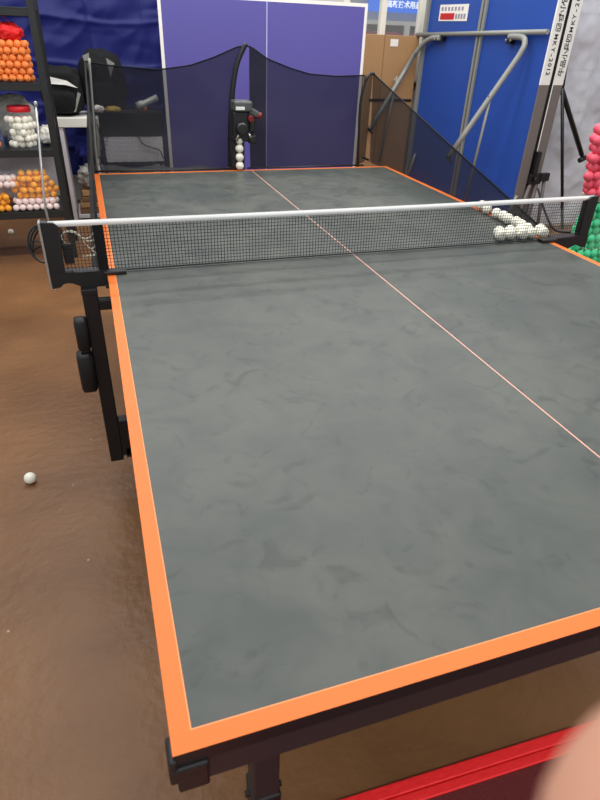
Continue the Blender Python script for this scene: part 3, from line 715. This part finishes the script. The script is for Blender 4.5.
bm = NB(); tube(bm, [(-.01, -.212, 1.09), (-.01, -.61, .02)], .0125, n=10); obj('support_pole', bm, 'black_metal', ft)
# base frame with wheels, black latch mechanism
bm = NB()
for s in (.12, 1.34): box(bm, (s, -.36, .07), (s + .04, .30, .11), .003); box(bm, (s, -.125, .11), (s + .04, -.085, .95), .003)
box(bm, (.14, -.12, .40), (1.36, -.09, .44), .003); obj('base_frame', bm, 'black_metal', ft)
for s in (.14, 1.36):
    for t_ in (-.32, .26):
        obj('wheel', lathe(NB(), [(.01, -.013), (.038, -.013), (.04, -.008), (.04, .008), (.038, .013), (.01, .013)], (s, t_, .0405), axis=(1, 0, 0)), 'black_plastic', ft)
bm = NB(); box(bm, (-.04, -.20, .42), (.0, -.08, .50), .006); box(bm, (-.05, -.27, .44), (-.01, -.18, .50), .006); box(bm, (-.05, -.13, .50), (-.012, -.095, .66), .004)
tube(bm, [(-.05, -.12, .46), (-.07, -.12, .46)], .02); obj('latch_mechanism', bm, 'black_plastic', ft)
bm = NB()
for a, b2 in (((-.03, -.10, .42), (-.03, -.02, .03)), ((-.03, -.16, .42), (-.03, -.15, .03)), ((-.03, -.24, .44), (-.03, -.30, .03))): tube(bm, [a, b2], .014, n=8)
obj('lower_strut', bm, 'grey_edge', ft)
bm = NB(); tube(bm, [(-.02, .06, .18), (-.02, .0, .34)], .012, n=8); tube(bm, [(1.45, .05, .12), (1.38, .02, .42)], .012, n=8); obj('lower_strut', bm, 'grey_steel', ft)

wp = thing('wrapped_carton_stack', 'tall stack of pale cartons wrapped in grey translucent plastic at the right wall', 'cartons', (4.1, 4.2, 0))
obj('pallet', box(NB(), (3.46, 3.87, 0), (4.95, 4.55, .10), .004), 'beige_board', wp)
for i in range(4):
    for j in range(5):
        x0 = 3.47 + i * .37; z0_ = .102 + j * .365
        bm = NB(); box(bm, (x0, 3.91 + .02 * ((i + j) % 2), z0_), (x0 + .35, 4.5, z0_ + .355), .004)
        obj('carton', bm, 'grey_carton' if (i * 2 + j) % 3 == 1 and j < 4 else 'pale_carton', wp)
bm = NB()
sheet(bm, lambda u, v: V((3.44 + 1.54 * u, 3.85 + .03 * noise.noise(V((u * 9, v * 9, 0))) + .015 * noise.noise(V((u * 25, v * 31, 3))), .03 + 1.95 * v)), 70, 80)
sheet(bm, lambda u, v: V((3.435 + .02 * noise.noise(V((u * 5, v * 9, 7))), 3.85 + .72 * u, .03 + 1.95 * v)), 20, 50)
obj('plastic_wrap', bm, 'wrap_film', wp, True)

# display shelf with bags of pink and green balls at the right
ds = thing('ball_display_stand', 'pale board stand carrying the green and pink ball bags right of the table', 'stand', (2.4, 2.0, 0))
obj('side_board', box(NB(), (2.75, 1.72, 0), (2.78, 2.22, 1.25), .003), 'beige_board', ds)
obj('shelf_board', box(NB(), (2.0, 1.70, .445), (2.75, 2.22, .465), .003), 'beige_board', ds)
obj('shelf_board', box(NB(), (2.07, 1.70, .782), (2.75, 1.86, .80), .003), 'beige_board', ds)
for x, y in ((2.06, 1.74), (2.12, 2.17)): obj('leg', box(NB(), (x, y, 0), (x + .03, y + .03, .445), .003), 'beige_board', ds)
obj('leg', box(NB(), (2.32, 1.82, .465), (2.35, 1.85, .782), .003), 'beige_board', ds)
def in_frame(p, mrg=3):
    d = V(p) - CAM; z = d.dot(F_)
    return -mrg < 300 + 579.15 * d.dot(R_) / z < 600 + mrg
pts = pack(1.98, 2.32, 1.72, 1.96, .467, .80, lambda p: 2.02 < p.x - .95 * (p.y - 1.78) - .2 * max(0, p.z - .66) < 2.02 + (.06 if p.y > 1.77 and p.z < .72 else .3) and in_frame(p) and p.z < .775)
bag_balls(pts, 'green_ball', 'green ping-pong ball in the bag beyond the right net post', 'green balls right of the net')
bag(2.20, 1.86, .62, (.17, .15, .155), 'clear_film', 'clear bag of green balls beyond the right net post', 5)
pts = pack(1.96, 2.3, 1.73, 1.90, .802, 1.115, lambda p: p.x > 2.02 + .95 * (p.y - 1.78) - .2 * (p.z - .82) and in_frame(p) and (p.x - .95 * (p.y - 1.78) + .2 * (p.z - .82) < 2.08 or p.y < 1.77), layers=3)
bag_balls(pts, 'pink_ball', 'pink ping-pong ball in the bag above the green ones', 'pink balls at the right picture edge')
bag(2.16, 1.80, .96, (.14, .09, .17), 'clear_film', 'clear bag of pink balls standing above the green ones', 6)

# ------------------------------------------------------------------ street side beyond the window
so = thing('shop_front', 'pale shop front across the way with a blue lit sign seen through the window', 'building', (4.4, 8.6, 0))
obj('wall', box(NB(), (2.6, 8.7, 0), (5.6, 8.85, 3.0)), 'shop_wall', so)
o = obj('sign_board', box(NB(), (3.9, 8.55, 1.655), (4.95, 8.62, 1.90), .005), 'sign_blue', so)
obj('lettering', text_bm('高新技术用品', .088, (1, 0, 0), (0, 0, 1), (4.16, 8.548, 1.745), align='LEFT', bold=.002), 'sign_white', o)
obj('canopy', box(NB(), (3.8, 8.4, 1.50), (5.0, 8.7, 1.55), .004), 'white_paint', so)
obj('display_shelf', box(NB(), (3.6, 8.35, .6), (5.0, 8.65, 1.42), .004), 'shop_shelf', so)
obj('door_panel', box(NB(), (4.35, 8.3, .5), (4.43, 8.34, 1.5), .004), 'white_paint', so)

# ------------------------------------------------------------------ red-edged mat and the hand at the lens
mt = thing('floor_mat', 'maroon carpet mat with a bright red stitched border on the floor at the near right', 'mat', (1.4, -.5, 0))
obj('carpet', box(NB(), (.10, -1.25, .0005), (2.6, .150, .006), .001), 'maroon_carpet', mt)
bm = NB()
box(bm, (.06, .1725, .0005), (2.64, .198, .009), .003); box(bm, (.06, .150, .0005), (2.64, .1715, .0085), .003)
box(bm, (.06, -1.29, .0005), (2.64, -1.25, .009), .003); box(bm, (.06, -1.25, .0005), (.10, .150, .009), .003); box(bm, (2.60, -1.25, .0005), (2.64, .150, .009), .003)
obj('border', bm, 'red_cloth', mt)
mt.location = (1.38, -.535, 0); mt.rotation_euler = (0, 0, math.radians(-2))

HAND_O = V((0.00729, -0.30660, 1.35627))
def cw(p): return HAND_O + R_ * p[0] + U_ * p[1] + F_ * p[2]
hd = thing('hand', 'bare fingertip out of focus right in front of the lens at the bottom right corner', 'hand', tuple(cw((.12, -.13, .0))))
sk_v, sk_e, sk_r = [], [], []
def sv(p, r_, par=None):
    sk_v.append(cw(p)); sk_r.append(r_); i = len(sk_v) - 1
    if par is not None: sk_e.append((par, i))
    return i
palm = sv((.128, -.135, .0), .024)
wr = sv((.165, -.195, -.012), .022, palm); f1 = sv((.20, -.27, -.03), .026, wr); f2 = sv((.25, -.37, -.06), .034, f1)
tip = V((.0214, -.0275, .0460)); dI = V((.74, -.62, -.20)).normalized(); e = V((.25, -.15, -.95)).normalized()
def finger(base, segs, r0, root):
    i = root; p = V(base)
    i = sv(p, r0 * 1.15, i)
    for k, (d, l) in enumerate(segs):
        h = p + V(d).normalized() * l * .5; i = sv(h, r0 * (1.0 - .06 * k), i)
        p = p + V(d).normalized() * l; i = sv(p, r0 * (1.02 - .08 * k), i)
    return i
back_d = -dI
finger(tip - back_d * .088, [(back_d + e * .05, .041), (back_d, .026), (back_d - e * .05, .021)], .0135, palm)
b0 = tip - back_d * .088
for k, (l, rr) in enumerate(((.045, .012), (.042, .0115), (.033, .0105))):
    bb = b0 + e * .022 * (k + 1) - back_d * .004 * (k + 1)
    finger(bb, [(back_d + e * .1, l), (back_d * .3 - V((.75, -.1, 1.0)) * .8, l * .62), (-back_d * .6 - V((.5, 0, .9)) * .6, l * .5)], rr, palm)
finger(V((.105, -.165, .022)), [(V((-.5, -.15, .7)), .036), (V((-.7, .25, .45)), .03)], .0105, palm)
me = bpy.data.meshes.new('hand_skin'); me.from_pydata([tuple(v) for v in sk_v], sk_e, []); so_ = bpy.data.objects.new('hs', me); C.objects.link(so_)
md = so_.modifiers.new('k', 'SKIN'); md.use_smooth_shade = True
for i, v in enumerate(me.skin_vertices[0].data): v.radius = (sk_r[i], sk_r[i]); v.use_root = (i == 0)
sb = so_.modifiers.new('s', 'SUBSURF'); sb.levels = 2
dg = bpy.context.evaluated_depsgraph_get(); me2 = bpy.data.meshes.new_from_object(so_.evaluated_get(dg))
bm = bmesh.new(); bm.from_mesh(me2); bpy.data.objects.remove(so_)
obj('hand_skin', bm, 'skin', hd, True)
bm = NB(); nd = (V((-.35, .5, .8))).normalized()
blob(bm, (0, 0, 0), (.0055, .0065, .0012), 0, 1, 3)
zax = F_.copy(); yax = (R_ * back_d.x + U_ * back_d.y + F_ * back_d.z); xax = yax.cross(zax).normalized(); zax = xax.cross(yax).normalized()
o_ = cw(tip - back_d * .010) + zax * .0078
bmesh.ops.transform(bm, matrix=Matrix(((xax.x, yax.x, zax.x, o_.x), (xax.y, yax.y, zax.y, o_.y), (xax.z, yax.z, zax.z, o_.z), (0, 0, 0, 1))), verts=bm.verts)
obj('fingernail', bm, 'nail', hd, True)
bm = NB(); tube(bm, [cw((.205, -.28, -.033)), cw((.21, -.29, -.036)), cw((.30, -.46, -.09)), cw((.34, -.54, -.12))], [.034, .037, .046, .05], n=20); obj('sleeve', bm, 'sleeve', hd, True)

for o in bpy.data.objects:
    if '_off' in o.keys(): del o['_off']
